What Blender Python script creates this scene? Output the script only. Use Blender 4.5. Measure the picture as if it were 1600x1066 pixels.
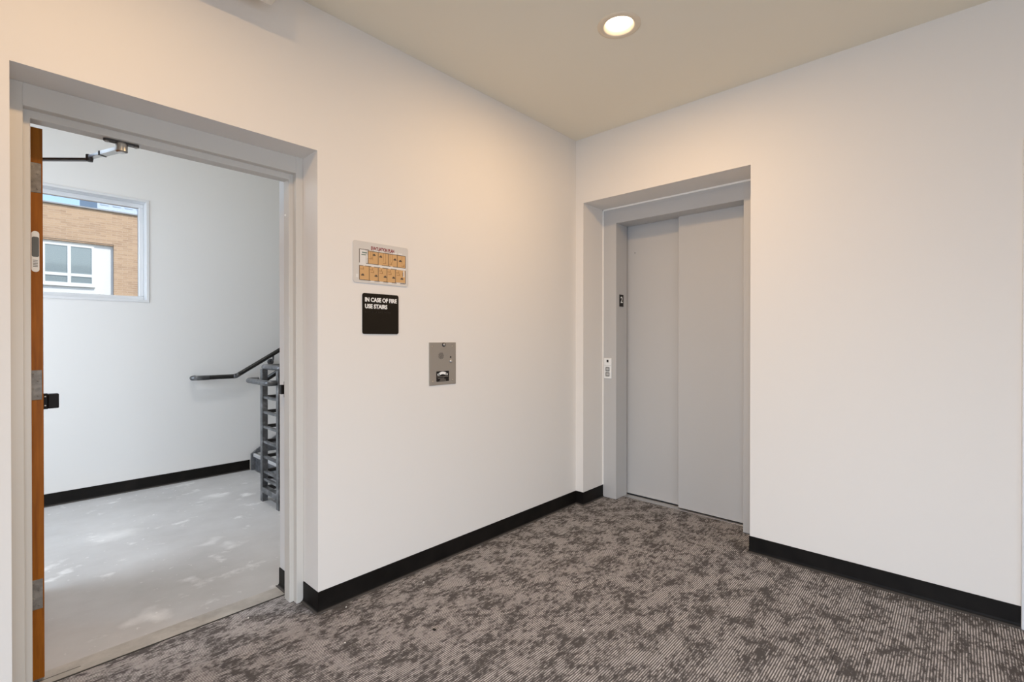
import bpy, bmesh, math, random
from mathutils import Vector, Matrix

# ------------------------------------------------------------------ scene, camera, world, lights
for o in list(bpy.data.objects):
    bpy.data.objects.remove(o)
S = bpy.context.scene
COL = S.collection
S.view_settings.view_transform = 'Standard'
S.view_settings.look = 'None'
S.view_settings.gamma = 1.0
S.view_settings.use_curve_mapping = False
S.view_settings.exposure = 0.0
S.cycles.use_denoising = True
S.cycles.denoising_prefilter = 'NONE'
S.cycles.max_bounces = 12
S.cycles.diffuse_bounces = 8
S.cycles.sample_clamp_indirect = 8.0

CAM = Vector((-3.226, -2.2874, 1.3356))
cd = bpy.data.cameras.new('camera')
cam = bpy.data.objects.new('camera', cd)
COL.objects.link(cam)
cd.sensor_fit = 'HORIZONTAL'
cd.sensor_width = 36.0
cd.lens = 754.11 * 36.0 / 1600.0
cd.clip_start = 0.02
cd.clip_end = 400
cam.location = CAM
cam.rotation_euler = (math.radians(90 - 0.2526), 0, math.radians(42.877 - 90))
S.camera = cam

W = bpy.data.worlds.new('world')
S.world = W
W.use_nodes = True
wn = W.node_tree
sky = wn.nodes.new('ShaderNodeTexSky')
sky.sky_type = 'NISHITA'
sky.sun_disc = False
sky.sun_elevation = math.radians(48)
sky.sun_rotation = math.radians(150)
sky.air_density = 1.0
sky.dust_density = 1.2
bg = wn.nodes['Background']
wn.links.new(sky.outputs[0], bg.inputs[0])
bg.inputs[1].default_value = 0.26


R = math.radians


def add_light(name, typ, loc, direction, energy, color, **kw):
    d = bpy.data.lights.new(name, typ)
    d.energy = energy
    d.color = color
    for k, v in kw.items():
        setattr(d, k, v)
    o = bpy.data.objects.new(name, d)
    COL.objects.link(o)
    o.location = loc
    o.rotation_euler = Vector(direction).to_track_quat('-Z', 'Y').to_euler()
    return o


# sun on the buildings across the street (the corridor itself is closed to it)
add_light('sun', 'SUN', (0, -5, 20), (-0.45, 0.75, -0.95), 3.1, (1.0, 0.95, 0.87), angle=0.009)
# daylight entering through the corridor windows behind the camera and the stairwell side window
add_light('window_daylight', 'AREA', (-5.70, -2.7, 0.95), (1, 0, -0.26), 72, (0.75, 0.85, 1.0),
          shape='RECTANGLE', size=2.9, size_y=1.6, spread=R(112))
add_light('window_daylight', 'AREA', (-3.0, -4.70, 0.95), (0, 1, -0.26), 33, (0.75, 0.85, 1.0),
          shape='RECTANGLE', size=2.6, size_y=1.6, spread=R(112))
add_light('stair_daylight', 'AREA', (-4.70, 1.9, 1.75), (1, 0, -0.25), 76, (0.80, 0.89, 1.0),
          shape='RECTANGLE', size=1.8, size_y=1.8)

# ------------------------------------------------------------------ helpers
HC = 2.94            # corridor ceiling height
HB = 0.1016          # base height


def link(name, me, mat=None, parent=None):
    o = bpy.data.objects.new(name, me)
    COL.objects.link(o)
    if mat is not None:
        if isinstance(mat, (list, tuple)):
            for m in mat:
                me.materials.append(m)
        else:
            me.materials.append(mat)
    if parent is not None:
        o.parent = parent
        o.matrix_parent_inverse = parent.matrix_world.inverted() if False else Matrix.Translation(-Vector(parent.location))
    return o


def empty(name, loc=(0, 0, 0)):
    o = bpy.data.objects.new(name, None)
    COL.objects.link(o)
    o.location = loc
    o.empty_display_size = 0.1
    return o


def tag(o, label=None, category=None, kind=None, group=None):
    if label:
        o['label'] = label
    if category:
        o['category'] = category
    if kind:
        o['kind'] = kind
    if group:
        o['group'] = group
    return o


class MB:
    """collects simple solids into one mesh (world coordinates)"""

    def __init__(self):
        self.bm = bmesh.new()

    def box(self, a, b, bev=0.0, seg=2):
        a, b = [min(p, q) for p, q in zip(a, b)], [max(p, q) for p, q in zip(a, b)]
        g = bmesh.new()
        vs = [g.verts.new((x, y, z)) for x in (a[0], b[0]) for y in (a[1], b[1]) for z in (a[2], b[2])]
        for f in ((0, 1, 3, 2), (4, 6, 7, 5), (0, 4, 5, 1), (2, 3, 7, 6), (0, 2, 6, 4), (1, 5, 7, 3)):
            g.faces.new([vs[i] for i in f])
        if bev > 0:
            bmesh.ops.bevel(g, geom=list(g.edges), offset=bev, segments=seg, profile=0.5, affect='EDGES')
        self.join(g)
        return self

    def join(self, g):
        m = bpy.data.meshes.new('t')
        g.to_mesh(m)
        g.free()
        self.bm.from_mesh(m)
        bpy.data.meshes.remove(m)

    def poly_prism(self, pts, origin, u, v, depth):
        """pts 2D in (u,v); extruded along depth vector"""
        origin, u, v, depth = Vector(origin), Vector(u), Vector(v), Vector(depth)
        g = bmesh.new()
        a = [g.verts.new(origin + u * p[0] + v * p[1]) for p in pts]
        b = [g.verts.new(origin + u * p[0] + v * p[1] + depth) for p in pts]
        g.faces.new(a)
        g.faces.new(list(reversed(b)))
        n = len(pts)
        for i in range(n):
            g.faces.new((a[i], b[i], b[(i + 1) % n], a[(i + 1) % n]))
        bmesh.ops.recalc_face_normals(g, faces=list(g.faces))
        self.join(g)
        return self

    def tube(self, pts, r, n=16, cap=True):
        pts = [Vector(p) for p in pts]
        g = bmesh.new()
        rings = []
        t0 = (pts[1] - pts[0]).normalized()
        ref = Vector((0, 0, 1)) if abs(t0.z) < 0.9 else Vector((1, 0, 0))
        nx = t0.cross(ref).normalized()
        for i, p in enumerate(pts):
            if i == 0:
                t = (pts[1] - pts[0]).normalized()
            elif i == len(pts) - 1:
                t = (pts[-1] - pts[-2]).normalized()
            else:
                t = ((pts[i + 1] - p).normalized() + (p - pts[i - 1]).normalized()).normalized()
            nx = (nx - t * nx.dot(t)).normalized()
            ny = t.cross(nx)
            rings.append([g.verts.new(p + (nx * math.cos(2 * math.pi * k / n) + ny * math.sin(2 * math.pi * k / n)) * r) for k in range(n)])
        for a, b in zip(rings, rings[1:]):
            for k in range(n):
                g.faces.new((a[k], a[(k + 1) % n], b[(k + 1) % n], b[k]))
        if cap:
            g.faces.new(list(reversed(rings[0])))
            g.faces.new(rings[-1])
        bmesh.ops.recalc_face_normals(g, faces=list(g.faces))
        for f in g.faces:
            f.smooth = len(f.verts) == 4
        self.join(g)
        return self

    def lathe(self, prof, centre, axis, n=32):
        """prof: list of (radius, height along axis); closed at ends when radius 0"""
        axis = Vector(axis).normalized()
        ref = Vector((0, 0, 1)) if abs(axis.z) < 0.9 else Vector((1, 0, 0))
        ux = axis.cross(ref).normalized()
        uy = axis.cross(ux)
        c = Vector(centre)
        g = bmesh.new()
        rings = []
        for r, h in prof:
            if r <= 1e-7:
                rings.append([g.verts.new(c + axis * h)])
            else:
                rings.append([g.verts.new(c + axis * h + (ux * math.cos(2 * math.pi * k / n) + uy * math.sin(2 * math.pi * k / n)) * r) for k in range(n)])
        for a, b in zip(rings, rings[1:]):
            for k in range(n):
                k2 = (k + 1) % n
                if len(a) == 1 and len(b) == 1:
                    continue
                if len(a) == 1:
                    g.faces.new((a[0], b[k], b[k2]))
                elif len(b) == 1:
                    g.faces.new((a[k], a[k2], b[0]))
                else:
                    g.faces.new((a[k], a[k2], b[k2], b[k]))
        bmesh.ops.recalc_face_normals(g, faces=list(g.faces))
        self.join(g)
        return self

    def build(self, name, mat, parent=None):
        me = bpy.data.meshes.new(name)
        self.bm.to_mesh(me)
        self.bm.free()
        return link(name, me, mat, parent)


def fillet(pts, rad, seg=6):
    """round the inner corners of a 3D polyline"""
    pts = [Vector(p) for p in pts]
    out = [pts[0]]
    for a, p, b in zip(pts, pts[1:], pts[2:]):
        d1, d2 = (a - p), (b - p)
        l = min(rad, d1.length * 0.45, d2.length * 0.45)
        s, e = p + d1.normalized() * l, p + d2.normalized() * l
        for k in range(seg + 1):
            t = k / seg
            out.append((s * (1 - t) ** 2) + (p * (2 * t * (1 - t))) + (e * t * t))
    out.append(pts[-1])
    return out


def sweep(name, path, prof, mat, parent=None, side=1):
    """profile (offset, z) swept along a 2D polyline with mitred corners; offset to the left of travel * side"""
    path = [Vector((p[0], p[1])) for p in path]
    bm = bmesh.new()
    rows = []
    for i, p in enumerate(path):
        if i == 0:
            d = (path[1] - p).normalized()
            m = Vector((-d.y, d.x))
            k = 1
        elif i == len(path) - 1:
            d = (p - path[i - 1]).normalized()
            m = Vector((-d.y, d.x))
            k = 1
        else:
            d1 = (p - path[i - 1]).normalized()
            d2 = (path[i + 1] - p).normalized()
            n1, n2 = Vector((-d1.y, d1.x)), Vector((-d2.y, d2.x))
            m = (n1 + n2).normalized()
            k = 1 / max(0.2, m.dot(n1))
        rows.append([bm.verts.new((p.x + m.x * o * k * side, p.y + m.y * o * k * side, z)) for o, z in prof])
    n = len(prof)
    for a, b in zip(rows, rows[1:]):
        for j in range(n):
            bm.faces.new((a[j], a[(j + 1) % n], b[(j + 1) % n], b[j]))
    bm.faces.new(rows[0])
    bm.faces.new(list(reversed(rows[-1])))
    bmesh.ops.recalc_face_normals(bm, faces=list(bm.faces))
    me = bpy.data.meshes.new(name)
    bm.to_mesh(me)
    bm.free()
    return link(name, me, mat, parent)


def text_mesh(txt, height, width=None, extrude=0.0004, bold=0.0, spacing=1.0):
    """mesh of a line of lettering in the XZ plane facing -Y, lower-left at the origin, cap height = height"""
    c = bpy.data.curves.new('lettering', 'FONT')
    c.body = txt
    c.size = 1.0
    c.extrude = 0.001
    c.offset = bold
    c.space_character = spacing
    c.resolution_u = 3
    o = bpy.data.objects.new('lettering', c)
    COL.objects.link(o)
    bpy.context.view_layer.update()
    dg = bpy.context.evaluated_depsgraph_get()
    me = bpy.data.meshes.new_from_object(o.evaluated_get(dg))
    bpy.data.objects.remove(o)
    bpy.data.curves.remove(c)
    xs = [v.co.x for v in me.vertices]
    ys = [v.co.y for v in me.vertices]
    x0, x1, y0, y1 = min(xs), max(xs), min(ys), max(ys)
    sy = height / (y1 - y0)
    sx = (width / (x1 - x0)) if width else sy
    for v in me.vertices:
        x, y, z = v.co
        v.co = ((x - x0) * sx, -(extrude if z > 0 else 0.0), (y - y0) * sy)
    me.materials.clear()
    return me


def rounded_rect(w, h, r, n=5):
    pts = []
    for cx, cy, a0 in ((w - r, r, -90), (w - r, h - r, 0), (r, h - r, 90), (r, r, 180)):
        for k in range(n + 1):
            a = R(a0 + 90 * k / n)
            pts.append((cx + r * math.cos(a), cy + r * math.sin(a)))
    return pts


# ------------------------------------------------------------------ materials
def mat(name, color, rough=0.5, metal=0.0, spec=0.5, emit=None, emit_s=0.0):
    m = bpy.data.materials.new(name)
    m.use_nodes = True
    b = m.node_tree.nodes['Principled BSDF']
    b.inputs['Base Color'].default_value = (*color, 1)
    b.inputs['Roughness'].default_value = rough
    b.inputs['Metallic'].default_value = metal
    b.inputs['Specular IOR Level'].default_value = spec
    if emit:
        b.inputs['Emission Color'].default_value = (*emit, 1)
        b.inputs['Emission Strength'].default_value = emit_s
    return m


def N(m, t, **kw):
    n = m.node_tree.nodes.new(t)
    for k, v in kw.items():
        if hasattr(n, k):
            setattr(n, k, v)
        else:
            n.inputs[k].default_value = v
    return n


def L(m, a, b):
    m.node_tree.links.new(a, b)


def bump(m, height_socket, strength, dist):
    b = N(m, 'ShaderNodeBump')
    b.inputs['Strength'].default_value = strength
    b.inputs['Distance'].default_value = dist
    L(m, height_socket, b.inputs['Height'])
    L(m, b.outputs[0], m.node_tree.nodes['Principled BSDF'].inputs['Normal'])


def position(m):
    return N(m, 'ShaderNodeNewGeometry').outputs['Position']


def noise(m, vec, scale, detail=3.0, rough=0.5, stretch=None, offset=None):
    if stretch or offset:
        mp = N(m, 'ShaderNodeMapping')
        if stretch:
            mp.inputs['Scale'].default_value = stretch
        if offset:
            mp.inputs['Location'].default_value = offset
        L(m, vec, mp.inputs[0])
        vec = mp.outputs[0]
    n = N(m, 'ShaderNodeTexNoise')
    n.inputs['Scale'].default_value = scale
    n.inputs['Detail'].default_value = detail
    n.inputs['Roughness'].default_value = rough
    L(m, vec, n.inputs['Vector'])
    return n.outputs[0]


def ramp(m, sock, stops):
    r = N(m, 'ShaderNodeValToRGB')
    e = r.color_ramp.elements
    while len(e) < len(stops):
        e.new(0.5)
    for i, (p, c) in enumerate(stops):
        e[i].position = p
        e[i].color = (*c, 1) if len(c) == 3 else c
    L(m, sock, r.inputs[0])
    return r.outputs[0]


def g3(v):
    return (v, v, v)


def mix(m, fac, a, b):
    x = N(m, 'ShaderNodeMix', data_type='RGBA')
    for s, v in ((x.inputs[0], fac), (x.inputs[6], a), (x.inputs[7], b)):
        if hasattr(v, 'is_linked') or isinstance(v, bpy.types.NodeSocket):
            L(m, v, s)
        elif isinstance(v, (int, float)):
            s.default_value = v
        else:
            s.default_value = (*v, 1)
    return x.outputs[2]


def math_n(m, op, a, b=None, clamp=False):
    n = N(m, 'ShaderNodeMath', operation=op)
    n.use_clamp = clamp
    for s, v in zip(n.inputs, (a, b)):
        if v is None:
            continue
        if isinstance(v, (int, float)):
            s.default_value = v
        else:
            L(m, v, s)
    return n.outputs[0]


def bsdf(m):
    return m.node_tree.nodes['Principled BSDF']


# painted drywall: warm off-white with light orange-peel texture
M_WALL = mat('wall_paint', (0.77, 0.73, 0.68), 0.62, spec=0.3)
bump(M_WALL, noise(M_WALL, position(M_WALL), 260, 2), 0.12, 0.0006)
M_CEIL = mat('ceiling_paint', (0.86, 0.80, 0.67), 0.8, spec=0.2)
bump(M_CEIL, noise(M_CEIL, position(M_CEIL), 200, 2), 0.12, 0.0006)
M_STAIRWALL = mat('stair_wall_paint', (0.77, 0.765, 0.75), 0.62, spec=0.3)
bump(M_STAIRWALL, noise(M_STAIRWALL, position(M_STAIRWALL), 260, 2), 0.1, 0.0006)
M_FRAME = mat('frame_paint', (0.62, 0.585, 0.53), 0.38, spec=0.45)
M_BEAD = mat('corner_bead', (0.78, 0.75, 0.70), 0.6)
M_CAULK = mat('sealant_bead', (0.86, 0.83, 0.78), 0.5)

# vinyl cove base
M_BASE = mat('vinyl_base', (0.012, 0.010, 0.009), 0.5, spec=0.14)
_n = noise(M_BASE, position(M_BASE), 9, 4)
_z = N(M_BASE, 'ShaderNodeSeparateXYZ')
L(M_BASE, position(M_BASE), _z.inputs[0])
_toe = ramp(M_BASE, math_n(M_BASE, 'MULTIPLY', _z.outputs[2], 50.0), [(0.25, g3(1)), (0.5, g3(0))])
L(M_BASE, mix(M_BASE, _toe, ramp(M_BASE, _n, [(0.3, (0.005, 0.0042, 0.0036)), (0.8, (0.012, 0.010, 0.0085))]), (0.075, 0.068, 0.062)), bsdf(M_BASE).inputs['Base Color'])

# striped carpet tile with worn-looking cloudy pattern
M_CARPET = mat('carpet', (0.2, 0.18, 0.17), 0.95, spec=0.05)
m = M_CARPET
pos = position(m)
sep = N(m, 'ShaderNodeSeparateXYZ')
L(m, pos, sep.inputs[0])
wob = noise(m, pos, 30, 2)
yy = math_n(m, 'ADD', sep.outputs[1], math_n(m, 'MULTIPLY', wob, 0.0022))
ph = math_n(m, 'MULTIPLY', yy, 2 * math.pi / 0.0094)
st = math_n(m, 'SINE', ph)
st = math_n(m, 'MULTIPLY_ADD', st, 0.5)
st.node.inputs[2].default_value = 0.5
stripe = ramp(m, st, [(0.30, g3(0)), (0.72, g3(1))])
cl1 = noise(m, pos, 9.0, 10, 0.72, stretch=(0.85, 1.1, 1))
cl2 = noise(m, pos, 46, 6, 0.7, stretch=(0.6, 1.4, 1), offset=(3.1, 1.7, 0))
cl = math_n(m, 'ADD', math_n(m, 'MULTIPLY', cl1, 0.55), math_n(m, 'MULTIPLY', cl2, 0.45))
patch = ramp(m, cl, [(0.452, g3(0)), (0.532, g3(1))])
fuzz = noise(m, pos, 420, 2, 0.6)
dashes = noise(m, pos, 60, 3, 0.6, stretch=(0.25, 2.2, 1), offset=(0.4, 5.1, 0))
dark = mix(m, fuzz, (0.060, 0.056, 0.056), (0.135, 0.128, 0.129))
groove = mix(m, fuzz, (0.075, 0.070, 0.070), (0.165, 0.157, 0.158))
yarn = mix(m, dashes, (0.26, 0.25, 0.252), (0.86, 0.835, 0.84))
striped = mix(m, stripe, groove, yarn)
L(m, mix(m, patch, dark, striped), bsdf(m).inputs['Base Color'])
M_BACKING = mat('carpet_backing', (0.03, 0.027, 0.025), 0.95)

SPLASH = [(-2.712, 0.566, 0.12, 0.75, 0.9), (-2.68, 1.915, 0.17, 0.8, 0.55), (-1.93, 2.36, 0.13, 0.7, 0.6), (-2.184, 1.16, 0.08, 0.8, 0.6), (-2.25, 1.32, 0.09, 0.8, 0.5), (-2.474, 0.838, 0.06, 0.8, 0.6)]
# concrete of the stair landing, with plaster spatter and scuffs
M_CONC = mat('concrete_floor', (0.5, 0.5, 0.5), 0.55, spec=0.35)
m = M_CONC
pos = position(m)
base = ramp(m, noise(m, pos, 1.6, 5, 0.6), [(0.3, (0.40, 0.395, 0.39)), (0.7, (0.53, 0.53, 0.53))])
sp1 = ramp(m, noise(m, pos, 4.2, 7, 0.6, stretch=(1, 1.3, 1), offset=(1.2, 4.4, 0)), [(0.60, g3(0)), (0.72, g3(1))])
zone = ramp(m, noise(m, pos, 1.3, 2, 0.5, offset=(5.2, 0.4, 0)), [(0.42, g3(0)), (0.62, g3(1))])
sp2 = ramp(m, noise(m, pos, 24.0, 4, 0.6, offset=(7.7, 2.2, 0)), [(0.655, g3(0)), (0.69, g3(1))])
pits = ramp(m, noise(m, pos, 34.0, 3, 0.5, offset=(2.7, 9.2, 0)), [(0.22, g3(1)), (0.26, g3(0))])
c1 = mix(m, math_n(m, 'MULTIPLY', sp1, 0.75), base, (0.82, 0.82, 0.81))
c2 = mix(m, math_n(m, 'MULTIPLY', math_n(m, 'MULTIPLY', sp2, zone), 0.8), c1, (0.80, 0.80, 0.79))
# larger dried plaster splashes at their own places on the slab
dn = N(m, 'ShaderNodeTexNoise')
dn.inputs['Scale'].default_value = 9.0
dn.inputs['Detail'].default_value = 5.0
L(m, pos, dn.inputs['Vector'])
off = N(m, 'ShaderNodeVectorMath', operation='MULTIPLY_ADD')
off.inputs[1].default_value = (0.22, 0.22, 0.0)
off.inputs[2].default_value = (-0.11, -0.11, 0.0)
L(m, dn.outputs['Color'], off.inputs[0])
wp = N(m, 'ShaderNodeVectorMath', operation='ADD')
L(m, pos, wp.inputs[0])
L(m, off.outputs[0], wp.inputs[1])
for (qx, qy, qr, qs, qa) in SPLASH:
    vm = N(m, 'ShaderNodeMapping', vector_type='POINT')
    vm.inputs['Location'].default_value = (-qx / qr, -qy / (qr * qs), 0)
    vm.inputs['Scale'].default_value = (1 / qr, 1 / (qr * qs), 0)
    L(m, wp.outputs[0], vm.inputs[0])
    ln = N(m, 'ShaderNodeVectorMath', operation='LENGTH')
    L(m, vm.outputs[0], ln.inputs[0])
    c2 = mix(m, math_n(m, 'MULTIPLY', ramp(m, ln.outputs['Value'], [(0.05, g3(1)), (1.0, g3(0))]), qa * 0.8), c2, (0.84, 0.84, 0.83))
L(m, mix(m, math_n(m, 'MULTIPLY', pits, 0.5), c2, (0.22, 0.20, 0.18)), bsdf(m).inputs['Base Color'])
bump(m, noise(m, pos, 60, 4), 0.15, 0.002)
M_THRESH = mat('threshold_concrete', (0.42, 0.40, 0.37), 0.7, spec=0.3)
m = M_THRESH
L(m, ramp(m, noise(m, position(m), 6, 6, 0.65), [(0.3, (0.30, 0.285, 0.26)), (0.7, (0.50, 0.48, 0.45))]), bsdf(m).inputs['Base Color'])
bump(m, noise(m, position(m), 40, 4), 0.25, 0.003)
M_CRACK = mat('joint_filler', (0.03, 0.028, 0.025), 0.8)

M_ELEV = mat('elevator_grey_paint', (0.50, 0.488, 0.472), 0.36, spec=0.5)
bump(M_ELEV, noise(M_ELEV, position(M_ELEV), 500, 1), 0.05, 0.0003)
M_GAP = mat('dark_gap', (0.015, 0.014, 0.013), 0.8)
M_SILL = mat('aluminium_sill', (0.62, 0.61, 0.60), 0.35, metal=0.9)
M_STEEL = mat('brushed_stainless', (0.40, 0.365, 0.32), 0.45, metal=0.7)
bump(M_STEEL, noise(M_STEEL, position(M_STEEL), 60, 2, stretch=(30, 1, 0.6)), 0.04, 0.0004)
M_SCREW = mat('screw_steel', (0.55, 0.50, 0.42), 0.3, metal=1.0)
M_BLACK = mat('black_plastic', (0.010, 0.008, 0.007), 0.5, spec=0.25)
M_BLACKPLATE = mat('black_sign_plate', (0.013, 0.009, 0.005), 0.6, spec=0.15)
M_WHITE = mat('white_plastic', (0.80, 0.80, 0.78), 0.4)
M_LETTER = mat('white_lettering', (0.88, 0.87, 0.84), 0.5)
M_BRAILLE = mat('braille_black', (0.020, 0.016, 0.012), 0.35)
M_PLATE = mat('sign_plate_white', (0.62, 0.59, 0.55), 0.4)
M_RED = mat('red_print', (0.25, 0.03, 0.035), 0.5)
M_ORANGE = mat('orange_print', (0.60, 0.36, 0.155), 0.5)
M_INK = mat('dark_print', (0.09, 0.065, 0.045), 0.5)
M_INK2 = mat('brown_print', (0.30, 0.15, 0.05), 0.5)
M_PALE = mat('pale_print', (0.72, 0.70, 0.67), 0.5)
M_GREENINK = mat('green_print', (0.13, 0.2, 0.16), 0.5)
M_BUTTON = mat('button_grey', (0.22, 0.22, 0.21), 0.35, metal=0.4)
M_OFFWHITE = mat('off_white_plastic', (0.78, 0.74, 0.66), 0.5)

# stained door edge
M_WOOD = mat('stained_wood', (0.3, 0.1, 0.02), 0.5, spec=0.2)
m = M_WOOD
pos = position(m)
gr = noise(m, pos, 14, 6, 0.6, stretch=(6, 6, 0.35))
L(m, ramp(m, gr, [(0.25, (0.22, 0.064, 0.0015)), (0.75, (0.38, 0.125, 0.006))]), bsdf(m).inputs['Base Color'])
M_HINGE = mat('primed_hinge', (0.30, 0.27, 0.235), 0.5, metal=0.3)
m = M_HINGE
L(m, ramp(m, noise(m, position(m), 45, 4), [(0.35, (0.16, 0.14, 0.12)), (0.7, (0.28, 0.255, 0.22))]), bsdf(m).inputs['Base Color'])
M_LABELGREY = mat('label_grey', (0.10, 0.10, 0.09), 0.4)
M_ALU = mat('closer_aluminium', (0.55, 0.54, 0.52), 0.3, metal=1.0)
M_DARKSTEEL = mat('dark_steel', (0.06, 0.055, 0.05), 0.4, metal=0.5)

# mill-finish railing steel: dark with brighter scale patches
M_RAIL = mat('railing_steel', (0.1, 0.1, 0.1), 0.38, metal=0.6)
m = M_RAIL
L(m, ramp(m, noise(m, position(m), 11, 5, 0.65), [(0.30, (0.065, 0.068, 0.072)), (0.55, (0.16, 0.165, 0.172)), (0.75, (0.36, 0.37, 0.385))]), bsdf(m).inputs['Base Color'])
M_RAILDARK = mat('railing_dark', (0.025, 0.024, 0.023), 0.4, metal=0.4)
m = M_RAILDARK
M_STRINGER = mat('stringer_steel', (0.12, 0.125, 0.13), 0.45, metal=0.5)
m = M_STRINGER
L(m, ramp(m, noise(m, position(m), 14, 5, 0.65), [(0.35, (0.075, 0.08, 0.088)), (0.7, (0.28, 0.29, 0.305))]), bsdf(m).inputs['Base Color'])

M_VINYL = mat('vinyl_window', (0.70, 0.71, 0.72), 0.35)
M_GLASS = bpy.data.materials.new('window_glass')
M_GLASS.use_nodes = True
nt = M_GLASS.node_tree
nt.nodes.clear()
out = nt.nodes.new('ShaderNodeOutputMaterial')
mx = nt.nodes.new('ShaderNodeMixShader')
tr = nt.nodes.new('ShaderNodeBsdfTransparent')
tr.inputs[0].default_value = (0.95, 0.97, 0.97, 1)
gl = nt.nodes.new('ShaderNodeBsdfGlossy')
gl.inputs['Roughness'].default_value = 0.02
fr = nt.nodes.new('ShaderNodeFresnel')
fr.inputs[0].default_value = 1.35
nt.links.new(fr.outputs[0], mx.inputs[0])
nt.links.new(tr.outputs[0], mx.inputs[1])
nt.links.new(gl.outputs[0], mx.inputs[2])
nt.links.new(mx.outputs[0], out.inputs[0])

# exterior
M_BRICK = mat('tan_brick', (0.5, 0.3, 0.17), 0.85, spec=0.2)
m = M_BRICK
pos = position(m)
mp = N(m, 'ShaderNodeMapping')
mp.inputs['Rotation'].default_value = (R(-90), 0, 0)
L(m, pos, mp.inputs[0])
bk = N(m, 'ShaderNodeTexBrick')
L(m, mp.outputs[0], bk.inputs['Vector'])
bk.inputs['Scale'].default_value = 1.0
bk.inputs['Brick Width'].default_value = 0.30
bk.inputs['Row Height'].default_value = 0.075
bk.inputs['Mortar Size'].default_value = 0.006
bk.inputs['Color1'].default_value = (0.60, 0.40, 0.25, 1)
bk.inputs['Color2'].default_value = (0.40, 0.25, 0.155, 1)
bk.inputs['Mortar'].default_value = (0.60, 0.47, 0.36, 1)
bvar = noise(m, pos, 3.0, 4, 0.6, stretch=(1.2, 1, 9))
L(m, mix(m, ramp(m, bvar, [(0.3, g3(0)), (0.75, g3(1))]), bk.outputs[0], (0.64, 0.45, 0.31)), bsdf(m).inputs['Base Color'])
M_SIDING = mat('white_siding', (0.86, 0.86, 0.84), 0.6)
M_COPING = mat('grey_coping', (0.36, 0.36, 0.37), 0.5)
M_FARGLASS = mat('reflective_glass', (0.30, 0.35, 0.36), 0.06, spec=0.9)
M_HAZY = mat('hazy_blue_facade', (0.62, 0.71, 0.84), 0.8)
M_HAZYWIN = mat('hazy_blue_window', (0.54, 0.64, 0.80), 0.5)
M_GROUND = mat('asphalt', (0.12, 0.12, 0.12), 0.9)
M_LENS = mat('lamp_lens', (0.9, 0.9, 0.88), 0.4, emit=(1.0, 0.84, 0.62), emit_s=9.0)
M_TRIMRING = mat('lamp_trim', (0.80, 0.68, 0.52), 0.45)

# ------------------------------------------------------------------ the corridor shell
XE, YE0, YE1, ZE = 0.288, -0.072, -1.3257, 2.424          # elevator recess: depth, left side, right side, head
DX0, DX1, DZ = -3.185, -2.150, 2.25                         # stair door recess
DY = 0.158                                                  # face of the door frame
WT = 0.40                                                   # thickness of the corridor / stair wall
XW, YW, XH = -5.8, -4.8, 0.3                                # far limits of the corridor
YR = -2.497                                                 # outside corner of the elevator wall

w = MB()
w.box((XW, 0, 0), (DX0, WT, HC)).box((DX1, 0, 0), (0.0, WT, HC)).box((DX0, 0, DZ), (DX1, WT, HC))
tag(w.build('wall_left', M_WALL), 'warm white painted wall with the stair doorway, signs and call box', kind='structure')
w = MB()
w.box((DX1 - 0.022, 0.31, 0), (DX1, WT, DZ)).box((DX0, 0.31, 2.20), (DX1 - 0.022, WT, DZ)).box((DX0, 0.31, 0), (DX0 + 0.022, WT, 2.20))
tag(w.build('trim_2', M_STAIRWALL), 'white plaster return around the stair side of the doorway', kind='structure')
w = MB()
w.box((0, YE0, 0), (XE + 0.02, WT, HC)).box((0, YR - 0.04, 0), (XE + 0.02, YE1, HC)).box((0, YE1, ZE), (XE + 0.02, YE0, HC))
w.box((0, YW, 0), (XE + 0.02, YR - 1.04, HC)).box((0, YR - 1.04, 2.20), (XE + 0.02, YR - 0.04, HC))
tag(w.build('wall_right', M_WALL), 'warm white painted wall with the recessed elevator entrance', kind='structure')

LAMPS = [(-1.040, -1.004), (-3.10, -1.004)]  # second lamp is out of view, added for warm light on the upper walls
hs_ = 0.0745
cw_ = MB().box((XW - 0.2, YW - 0.2, HC), (XH + 0.2, -1.004 - hs_, HC + 0.25)).box((XW - 0.2, -1.004 + hs_, HC), (XH + 0.2, WT, HC + 0.25))
xs_ = [XW - 0.2] + [v for lx_, _ in sorted(LAMPS) for v in (lx_ - hs_, lx_ + hs_)] + [XH + 0.2]
for a_, b_ in zip(xs_[::2], xs_[1::2]):
    cw_.box((a_, -1.004 - hs_, HC), (b_, -1.004 + hs_, HC + 0.25))
tag(cw_.build('ceiling', M_CEIL), 'plain painted ceiling with a recessed lamp', kind='structure')

# window walls behind the camera
w = MB()
wy0, wy1, wz0, wz1 = -4.2, -1.2, 0.08, 1.85
w.box((XW - 0.2, YW - 0.2, 0), (XW, wy0, HC)).box((XW - 0.2, wy1, 0), (XW, WT, HC))
w.box((XW - 0.2, wy0, 0), (XW, wy1, wz0)).box((XW - 0.2, wy0, wz1), (XW, wy1, HC))
tag(w.build('wall_window_end', M_WALL), 'white painted end wall with a wide window', kind='structure')
w = MB()
wx0, wx1 = -4.35, -1.65
w.box((XW, YW - 0.2, 0), (wx0, YW, HC)).box((wx1, YW - 0.2, 0), (XH + 0.01, YW, HC))
w.box((wx0, YW - 0.2, 0), (wx1, YW, wz0)).box((wx0, YW - 0.2, wz1), (wx1, YW, HC))
tag(w.build('wall_back', M_WALL), 'white painted wall with a wide window facing the stair doorway', kind='structure')


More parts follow.
